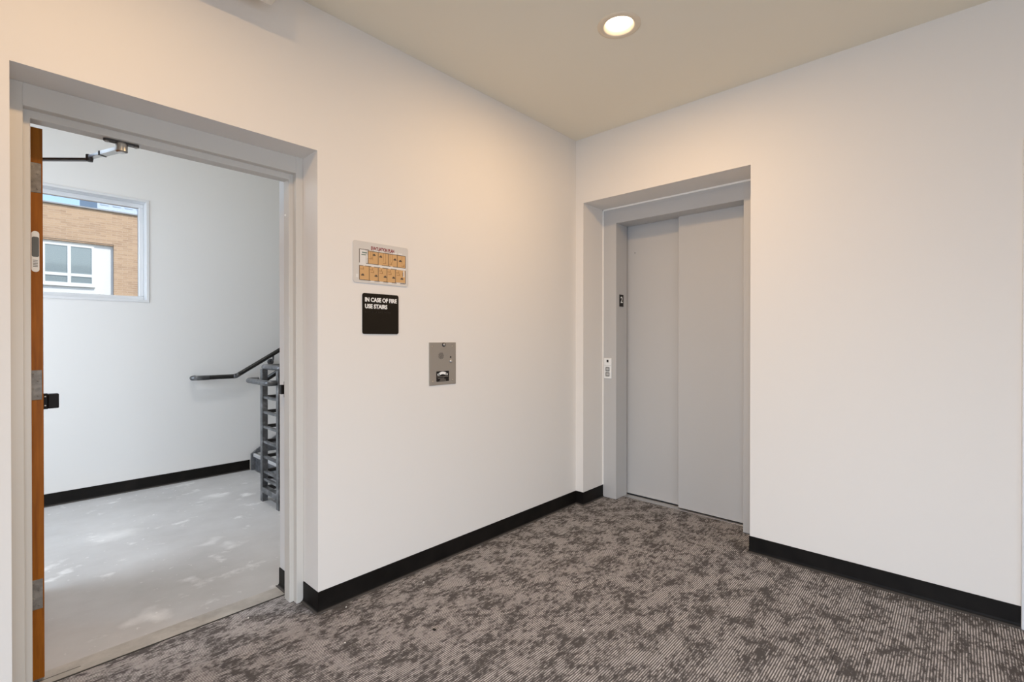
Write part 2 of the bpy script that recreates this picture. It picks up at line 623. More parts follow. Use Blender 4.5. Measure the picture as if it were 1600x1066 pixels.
def big_window(name, a, b, axis, label):
    """a,b: min / max corners of the opening; axis: wall normal axis (0=x,1=y)"""
    root = empty(name, ((a[0] + b[0]) / 2, (a[1] + b[1]) / 2, a[2]))
    tag(root, label, kind='structure')
    f = 0.06

    def bar(p, q, nm):
        MB().box(p, q, 0.004, 1).build(nm, M_VINYL, root)
    bar((a[0], a[1], a[2]), (b[0], b[1], a[2] + f), 'sill_bar')
    bar((a[0], a[1], b[2] - f), (b[0], b[1], b[2]), 'head_bar')
    t = 1 - axis
    for k in (0, 0.5, 1):
        c = a[t] + (b[t] - a[t]) * k
        lo, hi = c - f / 2, c + f / 2
        if k == 0:
            lo, hi = a[t], a[t] + f
        if k == 1:
            lo, hi = b[t] - f, b[t]
        p, q = list(a), list(b)
        p[t], q[t] = lo, hi
        p[2], q[2] = a[2] + f, b[2] - f
        bar(p, q, 'mullion')
    for k in (0, 1):
        p, q = list(a), list(b)
        mid = (a[axis] + b[axis]) / 2
        p[axis], q[axis] = mid - 0.004, mid + 0.004
        half = (b[t] - a[t]) / 2
        p[t] = a[t] + k * half + f * (0.5 if k else 1)
        q[t] = a[t] + (k + 1) * half - f * (1 if k else 0.5)
        p[2], q[2] = a[2] + f, b[2] - f
        MB().box(p, q).build('pane', M_GLASS, root)
    return root


big_window('window_2', (XW - 0.16, wy0, wz0), (XW - 0.09, wy1, wz1), 0, 'wide white framed window at the end of the corridor')
big_window('window_3', (wx0, YW - 0.16, wz0), (wx1, YW - 0.09, wz1), 1, 'wide white framed window opposite the stair doorway')

# floor slab and carpet tiles
SL = MB().box((XW - 0.2, YW - 0.2, -0.2), (XH + 0.2, 0.0, -0.008)).box((DX0, 0.0, -0.2), (DX1, 0.292, -0.008)).box((0.0, YE1, -0.2), (0.41, YE0, -0.008)).build('floor', M_BACKING)
tag(SL, 'brown grey carpet tile floor with fine light stripes and dark cloudy patches', kind='structure')
T = 0.61
X0, Y0 = -0.585, -0.68
GAP = 0.0006


def carpet_tile(x0, x1, y0, y1):
    MB().box((x0 + GAP, y0 + GAP, -0.008), (x1 - GAP, y1 - GAP, 0.0)).build('carpet_tile', M_CARPET, SL)


def clip_tiles(rx0, rx1, ry0, ry1):
    i0, i1 = math.floor((rx0 - X0) / T), math.ceil((rx1 - X0) / T)
    j0, j1 = math.floor((ry0 - Y0) / T), math.ceil((ry1 - Y0) / T)
    for i in range(i0, i1):
        for j in range(j0, j1):
            a, b = max(rx0, X0 + i * T), min(rx1, X0 + (i + 1) * T)
            c, d = max(ry0, Y0 + j * T), min(ry1, Y0 + (j + 1) * T)
            if b - a > 0.004 and d - c > 0.004:
                carpet_tile(a, b, c, d)


clip_tiles(XW, 0.0, YW, 0.0)
clip_tiles(0.0, 0.408, YE1, YE0)
clip_tiles(DX0, DX1, 0.0, 0.292)

# a closed room door just past the end of the elevator wall
DF = empty('trim_6', (0, YR - 0.54, 0))
tag(DF, 'white painted casing of the closed room door', kind='structure')
MB().box((-0.016, YR - 0.060, 0), (0.12, YR, 2.25), 0.003, 1).build('jamb', M_VINYL, DF)
MB().box((-0.016, YR - 1.080, 0), (0.12, YR - 1.020, 2.25), 0.003, 1).build('jamb', M_VINYL, DF)
MB().box((-0.016, YR - 1.020, 2.19), (0.12, YR - 0.060, 2.25), 0.003, 1).build('head', M_VINYL, DF)
D2 = MB().box((0.03, YR - 1.018, 0.012), (0.075, YR - 0.062, 2.188), 0.002, 1).build('door_2', M_WOOD)
tag(D2, 'closed stained wooden room door beside the elevator wall', kind='structure')
MB().tube(fillet([(0.035, YR - 0.13, 1.0), (-0.03, YR - 0.13, 1.0), (-0.03, YR - 0.25, 1.0)], 0.02, 4), 0.009, 12).build('door_handle', M_DARKSTEEL, D2)

# cove base
PB = [(0.0, 0.0005), (0.017, 0.0005), (0.017, 0.003), (0.010, 0.0055), (0.0055, 0.012), (0.0042, 0.022), (0.0042, HB - 0.003), (0.0025, HB), (0.0, HB)]
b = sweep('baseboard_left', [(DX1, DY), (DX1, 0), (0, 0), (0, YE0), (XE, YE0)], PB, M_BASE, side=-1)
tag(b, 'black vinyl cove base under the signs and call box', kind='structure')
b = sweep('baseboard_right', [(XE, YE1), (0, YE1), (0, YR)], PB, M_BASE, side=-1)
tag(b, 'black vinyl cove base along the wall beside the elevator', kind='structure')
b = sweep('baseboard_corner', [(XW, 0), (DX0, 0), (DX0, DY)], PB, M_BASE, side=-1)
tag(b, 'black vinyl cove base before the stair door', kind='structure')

# ------------------------------------------------------------------ stair door frame
FR = empty('trim_1', ((DX0 + DX1) / 2, DY, 0))
tag(FR, 'painted metal door frame around the open stair doorway', kind='structure')
FW, FS, FD = 0.035, 0.020, 0.147     # face width, stop projection, depth
# horizontal section of a jamb in (u = towards opening, v = depth)
SEC = [(0, 0), (FW - 0.002, 0), (FW, 0.002), (FW, 0.037), (FW + FS - 0.002, 0.037), (FW + FS, 0.039), (FW + FS, 0.098), (FW + FS - 0.002, 0.1), (FW, 0.1), (FW, FD - 0.002), (FW - 0.002, FD), (0, FD)]
HZ = DZ - 0.082 + FW                  # head raised so that its inner face sits at 2.168
for nm, x, ux in (('jamb', DX0 + 0.001, 1), ('jamb', DX1 - 0.001, -1)):
    MB().poly_prism(SEC, (x, DY, 0.0), (ux, 0, 0), (0, 1, 0), (0, 0, DZ - 0.0005)).build(nm, M_FRAME, FR)
SECH = [(0.0006, 0.0006), (0.080, 0.0006), (0.082, 0.0026), (0.082, 0.0376), (0.108, 0.0376), (0.110, 0.0396), (0.110, 0.0974), (0.108, 0.0994), (0.082, 0.0994), (0.082, FD - 0.0026), (0.080, FD - 0.0006), (0.0006, FD - 0.0006)]
MB().poly_prism(SECH, (DX0 + 0.001 + FW - 0.0005, DY, DZ), (0, 0, -1), (0, 1, 0), (DX1 - DX0 - 0.002 - 2 * FW + 0.001, 0, 0)).build('head', M_FRAME, FR)
# strike plate on the latch jamb
JX = DX1 - 0.001 - FW
sp = MB().box((JX - 0.0025, 0.262, 1.030), (JX + 0.001, 0.306, 1.112), 0.0006, 1).build('strike_plate', M_BLACK, FR)
MB().box((JX - 0.020, 0.296, 1.047), (JX - 0.001, 0.322, 1.095), 0.002, 1).build('strike_lip', M_BLACK, sp)
MB().lathe([(0, 0), (0.006, 0), (0.006, -0.003), (0.004, -0.006), (0, -0.007)], (DX1 - 0.001 - FW - FS, 0.235, 1.965), (1, 0, 0), 14).build('silencer', M_WHITE, FR)

# threshold
tag(MB().box((DX0 + 0.02, 0.292, -0.2), (DX1 - 0.022, 0.40, 0.001), 0.002, 1).build('trim_3', M_THRESH), 'bare grey concrete strip across the stair doorway', kind='structure')
tag(MB().box((DX0 + 0.04, 0.286, -0.05), (DX1 - 0.03, 0.2955, 0.0022), 0.0008, 1).build('trim_4', M_CRACK), 'thin black edge strip between carpet and concrete', kind='structure')
tag(MB().box((DX0 + 0.06, 0.335, -0.02), (-2.985, 0.338, 0.0016)).build('trim_5', M_CRACK), 'short dark crack in the doorway concrete', kind='structure')

# ------------------------------------------------------------------ stair door, swung open into the stairwell
DXa, DXb, DYa, DYb = -3.1325, -3.0905, 0.330, 1.285
DR = MB().box((DXa, DYa, 0.014), (DXb, DYb, 2.152), 0.0015, 1).build('door_1', M_WOOD)
tag(DR, 'orange stained wooden stair door standing open, seen on edge', kind='structure')
for z in (1.958, 1.157, 0.345):
    h = MB().box((DXa + 0.001, DYa - 0.0022, z - 0.0575), (DXb - 0.004, DYa + 0.001, z + 0.0575), 0.001, 1).build('hinge', M_HINGE, DR)
    for k, (dx, dz) in enumerate(((0.012, 0.043), (0.027, 0.015), (0.012, -0.015), (0.027, -0.043))):
        MB().lathe([(0.0, 0.0012), (0.0022, 0.001), (0.0038, 0.0)], (DXa + dx, DYa - 0.0022, z + dz), (0, -1, 0), 12).build('screw', M_HINGE, h)
    MB().tube([(DXa - 0.006, DYa - 0.012, z - 0.0575), (DXa - 0.006, DYa - 0.012, z + 0.0575)], 0.0065, 12).build('knuckle', M_HINGE, h)
# rating label on the edge
lb = MB().poly_prism(rounded_rect(0.022, 0.158, 0.0108, 6), (DXa + 0.010, DYa - 0.0012, 1.594), (1, 0, 0), (0, 0, 1), (0, 0.0015, 0)).build('rating_label', M_WHITE, DR)
MB().poly_prism(rounded_rect(0.020, 0.078, 0.006, 4), (DXa + 0.011, DYa - 0.0017, 1.652), (1, 0, 0), (0, 0, 1), (0, 0.0008, 0)).build('label_window', M_LABELGREY, lb)
mbt = MB()
for k in range(5):
    mbt.box((DXa + 0.0145, DYa - 0.0016, 1.614 + k * 0.006), (DXa + 0.0275, DYa - 0.0008, 1.6165 + k * 0.006))
tag(mbt.build('label_print', M_LABELGREY, lb), kind='stuff')
# lever trim near the free edge
lv = MB().box((DXb, 1.155, 0.93), (DXb + 0.009, 1.215, 1.10), 0.003, 2).build('lever_plate', M_BLACK, DR)
MB().box((DXb + 0.005, 1.168, 0.972), (-3.030, 1.206, 1.052), 0.003, 2).build('lever_housing', M_BLACK, lv)
MB().box((-3.032, 1.150, 0.976), (-2.990, 1.204, 1.050), 0.004, 2).build('lever_handle', M_BLACK, lv)
for z in (0.991, 1.037):
    MB().lathe([(0, 0.002), (0.0030, 0.0016), (0.0042, 0.0)], (-3.041, 1.168, z), (0, -1, 0), 12).build('lever_screw', M_SCREW, lv)

# closer arm: bracket under the frame stop, forearm, elbow and main arm running back to the door
shoe = MB().poly_prism(rounded_rect(0.116, 0.024, 0.0115, 5), (-2.922, 0.214, 2.131), (1, 0, 0), (0, 1, 0), (0, 0, 0.009)).build('closer_bracket', M_DARKSTEEL, DR)
MB().lathe([(0, -0.040), (0.014, -0.040), (0.0205, -0.035), (0.0205, -0.006), (0.016, 0.0), (0, 0.0)], (-2.864, 0.226, 2.136), (0, 0, 1), 24).build('pivot', M_ALU, shoe)
for dx in (-0.047, 0.047):
    MB().lathe([(0, -0.005), (0.005, -0.0045), (0.008, 0.0), (0, 0)], (-2.864 + dx, 0.226, 2.131), (0, 0, 1), 14).build('screw', M_ALU, shoe)
A0, A1 = Vector((-2.864, 0.226, 2.112)), Vector((-2.9445, 0.401, 2.100))
d = (A1 - A0).normalized()
sd = d.cross(Vector((0, 0, 1))).normalized()
LA = (A1 - A0).length
arm = MB().poly_prism([(0, -0.015), (LA * 0.60, -0.013), (LA * 0.60, 0.013), (0, 0.015)], A0 - Vector((0, 0, 0.007)), d, sd, (0, 0, 0.014)).build('closer_forearm', M_ALU, DR)
MB().poly_prism([(LA * 0.60, -0.011), (LA, -0.010), (LA, 0.010), (LA * 0.60, 0.011)], A0 - Vector((0, 0, 0.005)), d, sd, (0, 0, 0.011)).build('slide_bar', M_ALU, arm)
MB().poly_prism([(LA * 0.57, -0.0145), (LA * 0.61, -0.0145), (LA * 0.61, 0.0145), (LA * 0.57, 0.0145)], A0 - Vector((0, 0, 0.0085)), d, sd, (0, 0, 0.017)).build('clamp_band', M_DARKSTEEL, arm)
MB().lathe([(0, -0.018), (0.011, -0.017), (0.013, -0.002), (0.013, 0.010), (0, 0.012)], A1, (0, 0, 1), 18).build('elbow', M_DARKSTEEL, arm)
A2 = Vector((DXb, 0.555, 2.090))
d2 = Vector((A2.x - A1.x, A2.y - A1.y, 0))
MB().poly_prism([(0, -0.010), (d2.length, -0.010), (d2.length, 0.010), (0, 0.010)], A1 + Vector((0, 0, -0.014)), d2.normalized(), Vector((-d2.y, d2.x, 0)).normalized(), (0, 0, 0.009)).build('closer_main_arm', M_DARKSTEEL, DR)

# ------------------------------------------------------------------ stairwell
SY, SXW, SXE, SZ = 3.03, -4.8, 2.6, 5.6
WX1, WZ0, WZ1, WX0 = -2.268, 1.660, 2.572, -3.95
w = MB()
w.box((SXW - 0.2, SY, -2.0), (WX0, SY + 0.25, SZ)).box((WX1, SY, -2.0), (SXE + 0.2, SY + 0.25, SZ))
w.box((WX0, SY, -2.0), (WX1, SY + 0.25, WZ0)).box((WX0, SY, WZ1), (WX1, SY + 0.25, SZ))
tag(w.build('wall_stair_back', M_STAIRWALL), 'white painted stairwell wall with a window and a handrail', kind='structure')
w = MB()
sy0, sy1, sz0, sz1 = 0.95, 2.85, 0.85, 3.55
w.box((SXW - 0.2, WT, -2.0), (SXW, sy0, SZ)).box((SXW - 0.2, sy1, -2.0), (SXW, SY, SZ))
w.box((SXW - 0.2, sy0, -2.0), (SXW, sy1, sz0)).box((SXW - 0.2, sy0, sz1), (SXW, sy1, SZ))
tag(w.build('wall_stair_side', M_STAIRWALL), 'white painted stairwell side wall with a tall window', kind='structure')
big_window('window_4', (SXW - 0.16, sy0, sz0), (SXW - 0.09, sy1, sz1), 0, 'tall white framed stairwell side window')
tag(MB().box((SXE, WT, -2.0), (SXE + 0.2, SY, SZ)).build('wall_stair_far', M_STAIRWALL), 'white painted wall at the head of the stairs', kind='structure')
tag(MB().box((SXW - 0.2, WT - 0.02, HC + 0.25), (SXE + 0.2, WT, SZ)).box((0.4, 0.38, -2.0), (SXE + 0.2, WT, HC + 0.25)).build('wall_stair_front', M_STAIRWALL), 'white painted stairwell wall over the doorway', kind='structure')
tag(MB().box((SXW - 0.2, WT - 0.02, SZ), (SXE + 0.2, SY + 0.25, SZ + 0.2)).build('ceiling_stair', M_CEIL), 'white stairwell ceiling high above the landing', kind='structure')
XG, YG0, YG1 = -1.70, 1.60, 1.925
tag(MB().box((SXW - 0.2, WT, -0.2), (-1.66, SY, 0.0)).box((-1.66, 1.90, -0.2), (-1.42, SY, 0.0)).build('floor_stair', M_CONC), 'pale grey concrete landing with white plaster spatter', kind='structure')
tag(MB().box((-1.66, WT, -2.0), (SXE, SY, -1.9)).build('floor_lower', M_CONC), 'grey concrete floor at the foot of the stairs', kind='structure')
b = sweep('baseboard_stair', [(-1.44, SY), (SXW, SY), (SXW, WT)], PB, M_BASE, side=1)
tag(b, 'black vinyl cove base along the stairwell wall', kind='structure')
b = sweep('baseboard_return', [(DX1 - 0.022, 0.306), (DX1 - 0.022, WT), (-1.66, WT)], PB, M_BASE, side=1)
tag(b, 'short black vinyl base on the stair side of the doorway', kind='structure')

# unseen ceiling lamp, added as fill light for the landing floor
SLm = MB().box((-2.9, 0.85, SZ - 0.07), (-1.7, 1.15, SZ), 0.01, 2).build('added_stairwell_lamp', M_WHITE)
tag(SLm, 'long white lamp added out of view on the stairwell ceiling', 'lamp')
MB().box((-2.87, 0.88, SZ - 0.078), (-1.73, 1.12, SZ - 0.069), 0.003, 1).build('lens', M_LENS, SLm)
add_light('added_stairwell_light', 'AREA', (-2.3, 1.0, SZ - 0.09), (0, 0, -1), 17, (0.97, 0.98, 1.0), shape='RECTANGLE', size=1.2, size_y=0.28, spread=R(85))

# stairwell window
w1 = empty('window_1', ((WX0 + WX1) / 2, SY, WZ0))
tag(w1, 'white framed stairwell window looking out at a brick building', kind='structure')
cw, cp = 0.022, 0.006


def ring(nm, x0, x1, z0, z1, wd, y0, y1, mt, par, bev=0.002):
    MB().box((x0, y0, z1 - wd), (x1, y1, z1), bev, 1).build(nm, mt, par)
    MB().box((x0, y0, z0), (x1, y1, z0 + wd), bev, 1).build(nm, mt, par)
    MB().box((x0, y0, z0 + wd), (x0 + wd, y1, z1 - wd), bev, 1).build(nm, mt, par)
    MB().box((x1 - wd, y0, z0 + wd), (x1, y1, z1 - wd), bev, 1).build(nm, mt, par)


ring('liner', WX0, WX1, WZ0, WZ1, cw, SY - cp, SY + 0.13, M_VINYL, w1)
ring('sash', WX0 + cw, WX1 - cw, WZ0 + cw, WZ1 - cw, 0.036, SY + 0.10, SY + 0.16, M_VINYL, w1, 0.004)
MB().box((WX0 + cw + 0.03, SY + 0.126, WZ0 + cw + 0.03), (WX1 - cw - 0.03, SY + 0.132, WZ1 - cw - 0.03)).build('pane', M_GLASS, w1)

# wall handrail
rz = 0.967
HR = empty('wall_handrail', (-1.6, SY, rz))
tag(HR, 'dark steel handrail on the stairwell wall, bending up with the stairs', 'handrail')
yr = 2.955
p = fillet([(-1.90, SY - 0.004, rz), (-1.955, yr, rz), (-1.59, yr, rz), (-1.59 + 1.9, yr, rz + 1.9 * 0.60)], 0.035, 6)
p = fillet([(-1.925, SY - 0.004, rz), (-1.955, yr + 0.02, rz), (-1.93, yr, rz), (-1.59, yr, rz), (0.31, yr, rz + 1.9 * 0.60)], 0.03, 6)
MB().tube(p, 0.021, 18).build('rail', M_RAILDARK, HR)
MB().tube(fillet([(-1.922, SY - 0.004, rz), (-1.956, yr + 0.022, rz), (-1.935, yr - 0.001, rz), (-1.82, yr - 0.001, rz)], 0.03, 6), 0.0222, 18).build('end_return', M_RAIL, HR)
MB().tube(fillet([(-1.612, yr, rz), (-1.59, yr, rz), (-1.565, yr, rz + 0.015)], 0.02, 4), 0.0222, 18).build('elbow', M_RAIL, HR)
for bx in (-1.235, -0.3):
    bz = rz + (bx + 1.59) * 0.60
    br = MB().tube(fillet([(bx, yr, bz - 0.018), (bx, yr, bz - 0.065), (bx, SY - 0.008, bz - 0.085)], 0.03, 5), 0.0085, 12).build('bracket', M_RAIL, HR)
    MB().lathe([(0, -0.012), (0.020, -0.011), (0.032, -0.004), (0.032, 0), (0, 0)], (bx, SY - 0.001, bz - 0.085), (0, 1, 0), 24).build('rosette', M_RAIL, br)

# guard railing at the head of the down flight
GR = empty('stair_guard', (XG, 1.9, 0))
tag(GR, 'bare steel guard railing with stacked horizontal bars on the landing', 'railing')
for (x, y, zt) in ((XG, YG1, 1.085), (XG, YG0, 1.085), (-1.40, YG1, 1.085)):
    MB().box((x - 0.022, y - 0.022, 0.0 if x < -1.5 else -0.2), (x + 0.022, y + 0.022, zt), 0.002, 1).build('post', M_RAIL, GR)
ZB = [0.8555, 0.7339, 0.6122, 0.4894, 0.3666, 0.2448, 0.1833]
for z in ZB:
    MB().box((XG - 0.013, YG0 + 0.02, z - 0.010), (XG + 0.013, YG1 - 0.02, z + 0.010), 0.002, 1).build('bar', M_RAIL, GR)
    MB().box((XG + 0.02, YG1 - 0.013, z - 0.013), (-1.42, YG1 + 0.013, z + 0.013), 0.002, 1).build('cross_bar', M_RAILDARK, GR)
MB().box((XG - 0.024, YG0 + 0.02, 0.075), (XG + 0.024, YG1 - 0.02, 0.120), 0.003, 1).build('bottom_rail', M_RAIL, GR)
MB().box((XG + 0.02, YG1 - 0.013, 0.08), (-1.42, YG1 + 0.013, 0.12), 0.003, 1).build('bottom_rail', M_RAILDARK, GR)
MB().tube(fillet([(-1.40, YG1 + 0.005, 1.105), (XG, YG1 + 0.005, 1.105), (XG, YG0, 1.105), (-1.58, YG0, 1.105)], 0.012, 4), 0.0205, 18).build('top_rail', M_RAIL, GR)
MB().tube(fillet([(XG + 0.0, 2.045, 0.992), (XG - 0.085, 2.045, 0.992), (XG - 0.085, YG0 + 0.01, 0.992), (XG - 0.015, YG0 + 0.01, 0.992)], 0.05, 6), 0.0215, 18).build('grab_rail', M_RAIL, GR)
MB().tube([(-1.69, 1.995, 0.975), (-0.9, 1.995, 0.975 + 0.79 * 0.62)], 0.020, 14).build('sloping_rail', M_RAILDARK, GR)

# the flight going up
FL = empty('stair_flight', (-1.44, 2.45, 0))
tag(FL, 'steel stair flight rising behind the guard railing along the back wall', 'stairs')
RISE, RUN = 0.170, 0.283
NS = 11
for nm, y0, y1 in (('stringer', SY - 0.045, SY - 0.020), ('stringer', 1.955, 1.975)):
    L0 = NS * RUN
    pts = [(0, 0.0), (0.0, 0.165), (0.055, 0.205), (L0, 0.205 + (L0 - 0.055) * RISE / RUN), (L0, (L0 - 0.35) * RISE / RUN), (0.28, 0.0)]
    MB().poly_prism(pts, (-1.437, y0, 0.0), (1, 0, 0), (0, 0, 1), (0, y1 - y0, 0)).build(nm, M_STRINGER, FL)
for k in range(NS):
    x = -1.40 + k * RUN
    MB().box((x, 1.976, k * RISE), (x + 0.012, SY - 0.046, (k + 1) * RISE), 0.0).build('riser', M_STRINGER, FL)
    MB().box((x - 0.022, 1.976, (k + 1) * RISE - 0.035), (x + RUN, SY - 0.046, (k + 1) * RISE), 0.004, 1).build('tread', M_CONC, FL)

# ------------------------------------------------------------------ elevator entrance
EL = empty('elevator_entrance', (XE, (YE0 + YE1) / 2, 0))
tag(EL, 'grey two panel sliding elevator door in a grey metal frame', 'elevator')
JL, JR, HZ0 = -0.200, -1.195, 2.292
DRX = 0.56
MB().box((XE, JL, 0.003), (0.466, YE0, 2.395), 0.0015, 1).build('frame_jamb', M_ELEV, EL)
MB().box((XE, YE1, 0.003), (0.466, JR, 2.395), 0.0015, 1).build('frame_jamb', M_ELEV, EL)
MB().box((XE + 0.0006, JR - 0.002, HZ0), (0.466, JL + 0.002, 2.395), 0.0015, 1).build('frame_head', M_ELEV, EL)
MB().box((XE + 0.0003, YE1, 2.3945), (0.466, YE0, 2.42), 0.0).build('frame_head', M_ELEV, EL)
dl = MB().box((0.490, -0.700, 0.012), (0.520, -0.150, 2.34), 0.002, 1).build('door_panel', M_ELEV, EL)
dr = MB().box((0.435, -1.250, 0.012), (0.465, -0.668, 2.34), 0.002, 1)
# the jamb stops short of the front panel, so the panel slides behind it
dr = dr.build('door_panel', M_ELEV, EL)
MB().lathe([(0, 0.0006), (0.004, 0.0004), (0.0042, 0)], (0.490, -0.262, 2.065), (-1, 0, 0), 12).build('key_hole', M_GAP, dl)
SIL = MB().box((0.410, JR - 0.05, -0.05), (0.470, JL + 0.03, 0.004), 0.001, 1).build('sill', M_SILL, EL)
MB().box((0.474, JR - 0.05, -0.05), (0.487, JL + 0.03, 0.004), 0.001, 1).build('sill_rib', M_SILL, SIL)
MB().box((0.474 + 0.05, JR - 0.05, -0.05), (0.487 + 0.09, JL + 0.03, 0.004), 0.001, 1).build('sill_rib', M_SILL, SIL)
MB().box((0.41, JR - 0.05, -0.06), (0.60, JL + 0.03, -0.03)).build('sill_channel', M_GAP, SIL)
# sealant bead round the frame
MB().box((XE - 0.006, YE0 - 0.010, 0.105), (XE + 0.004, YE0, 2.424), 0.002, 1).build('sealant', M_CAULK, EL)
MB().box((XE - 0.006, YE1, 2.412), (XE + 0.004, YE0, 2.424), 0.002, 1).build('sealant', M_CAULK, EL)
# floor number plate on the inside of the jamb
fp = MB().box((0.339, JL - 0.0022, 1.606), (0.405, JL + 0.0005, 1.707), 0.001, 1).build('floor_number_plate', M_BLACK, EL)
me = text_mesh('2', 0.052, 0.032, 0.0012, bold=0.01)
o = link('numeral', me, M_LETTER, None)
o.location = (0.357, JL - 0.0022, 1.638)
o.parent = fp
# shaft lining behind the doors
w = MB().box((0.60, YR + 0.12, -0.1), (0.64, 0.38, HC)).box((0.31, -0.06, -0.1), (0.60, 0.0, HC)).box((0.31, -1.46, -0.1), (0.60, -1.34, HC)).box((0.31, -1.34, 2.44), (0.6, -0.06, 2.5))
tag(w.build('wall_shaft', M_GAP), 'dark shaft lining behind the elevator doors', kind='structure')

# call button station
cy0, cy1, cz0, cz1 = -0.1605, -0.0893, 1.004, 1.174
CB = MB().box((XE - 0.009, cy0, cz0), (XE - 0.0002, cy1, cz1), 0.003, 2).build('call_button_station', M_WHITE)
tag(CB, 'small white call button plate on the elevator door frame', 'button plate')
ym = (cy0 + cy1) / 2
MB().box((XE - 0.0098, cy0 + 0.004, cz0 + 0.108), (XE - 0.0088, cy1 - 0.004, cz0 + 0.1095)).build('seam', M_BUTTON, CB)
MB().box((XE - 0.0102, ym - 0.009, cz0 + 0.135), (XE - 0.008, ym + 0.009, cz0 + 0.156), 0.001, 1).build('indicator', M_GAP, CB)
for z in (0.060, 0.017):
    bt = MB().box((XE - 0.0112, ym - 0.019, cz0 + z), (XE - 0.008, ym + 0.019, cz0 + z + 0.036), 0.002, 1).build('push_button', M_BUTTON, CB)
    MB().box((XE - 0.0122, ym - 0.011, cz0 + z + 0.008), (XE - 0.0105, ym + 0.011, cz0 + z + 0.028), 0.001, 1).build('button_face', M_SILL, bt)

# ------------------------------------------------------------------ evacuation plan sign
ex0, ex1, ez0, ez1 = -1.965, -1.630, 1.629, 1.845
EW, EH = ex1 - ex0, ez1 - ez0
EV = MB().poly_prism(rounded_rect(EW, EH, 0.012), (ex0, -0.0045, ez0), (1, 0, 0), (0, 0, 1), (0, 0.0043, 0)).build('evacuation_sign', M_PLATE)
tag(EV, 'off-white wall sign with an orange floor plan headed EVACUATION PLAN', 'sign')


def put_text(txt, parent, x, y, z, h, wdt, mt, name, bold=0.0, ex=0.0004, sp=1.0):
    o = link(name, text_mesh(txt, h, wdt, ex, bold, sp), mt, None)
    o.location = (x, y, z)
    o.parent = parent
    return o


put_text('EVACUATION PLAN', EV, ex0 + 0.103, -0.0045, ez0 + 0.176, 0.0205, 0.142, M_RED, 'title', bold=0.04)
# plan: coordinates in sign space 0..1
rooms, lines, marks, pale, furn = MB(), MB(), MB(), MB(), MB()


def prt(mb, u0, v0, u1, v1, y):
    mb.box((ex0 + u0 * EW, -0.0045 - y, ez0 + v0 * EH), (ex0 + u1 * EW, -0.0043, ez0 + v1 * EH))


U0, U1 = 0.105, 0.95
TOPB, TOPT, BOTB, BOTT = 0.475, 0.785, 0.068, 0.410
tops = [0.255, 0.435, 0.62, 0.79, 0.95]
bots = [0.105, 0.275, 0.435, 0.595, 0.755, 0.95]
for a, b_ in zip(tops, tops[1:]):
    prt(rooms, a, TOPB, b_, TOPT, 0.0003)
for a, b_ in zip(bots, bots[1:]):
    prt(rooms, a, BOTB if b_ < 0.9 else BOTB + 0.02, b_, BOTT, 0.0003)
prt(pale, U0, BOTT, U1, TOPB, 0.0002)
prt(pale, U0 + 0.01, TOPB, 0.21, TOPT + 0.02, 0.0002)
lw = 0.0055


def hl(v, a, b_):
    prt(lines, a, v - 0.007, b_, v + 0.007, 0.0006)


def vl(u, a, b_):
    prt(lines, u - lw * 0.8, a, u + lw * 0.8, b_, 0.0006)


hl(TOPT + 0.02, U0, 0.27)
hl(TOPT, 0.25, 0.95)
hl(TOPB, 0.22, 0.44)
hl(TOPB, 0.50, 0.66)
hl(TOPB, 0.71, 0.95)
hl(BOTT, 0.105, 0.17)
for a in (0.20, 0.36, 0.51, 0.67):
    hl(BOTT, a, a + 0.11)
hl(BOTB, 0.105, 0.30)
for a in (0.37, 0.53, 0.69, 0.85):
    hl(BOTB, a, min(a + 0.09, 0.95))
for u in tops:
    vl(u, TOPB, TOPT)
for u in bots:
    vl(u, BOTB, BOTT)
vl(U0, TOPB, TOPT + 0.02)
for (u, v) in ((0.36, 0.70), (0.48, 0.68), (0.745, 0.655), (0.85, 0.64), (0.16, 0.185), (0.395, 0.19), (0.56, 0.19), (0.72, 0.19), (0.88, 0.185)):
    prt(marks, u - 0.026, v - 0.016, u + 0.026, v + 0.014, 0.0006)
    prt(marks, u - 0.010, v + 0.010, u + 0.014, v + 0.034, 0.0006)
for (u, v) in ((0.30, 0.60), (0.55, 0.53), (0.66, 0.53), (0.90, 0.52), (0.31, 0.33), (0.475, 0.33), (0.635, 0.33), (0.795, 0.33), (0.33, 0.27), (0.49, 0.27), (0.65, 0.27), (0.81, 0.27), (0.15, 0.33)):
    prt(furn, u - 0.03, v - 0.006, u + 0.03, v + 0.006, 0.0005)
    prt(furn, u + 0.018, v, u + 0.026, v + 0.05, 0.0005)
for u in (0.30, 0.34, 0.53, 0.57, 0.65, 0.70, 0.88):
    prt(furn, u - 0.002, TOPB + 0.10, u + 0.002, TOPT, 0.0005)
for u in (0.40, 0.515, 0.745, 0.85):
    prt(pale, u - 0.04, TOPT + 0.005, u + 0.035, TOPT + 0.055, 0.0004)
for u in (0.33, 0.49, 0.65, 0.81):
    prt(pale, u - 0.04, BOTB - 0.035, u + 0.03, BOTB - 0.005, 0.0004)
prt(pale, 0.905, 0.235, 0.93, 0.40, 0.0007)
prt(pale, 0.045, 0.12, 0.085, 0.20, 0.0004)
prt(marks, 0.895, 0.26, 0.906, 0.36, 0.0006)
for mb, nm, mt in ((rooms, 'plan_rooms', M_ORANGE), (pale, 'plan_corridor', M_PALE), (lines, 'plan_walls', M_INK), (marks, 'plan_symbols', M_INK), (furn, 'plan_furniture', M_INK2)):
    tag(mb.build(nm, mt, EV), kind='stuff')
mbk = MB()
prt(mbk, 0.150, 0.715, 0.235, 0.745, 0.0006)
prt(mbk, 0.140, 0.665, 0.215, 0.690, 0.0006)
tag(mbk.build('plan_key', M_GREENINK, EV), kind='stuff')
mbk = MB()
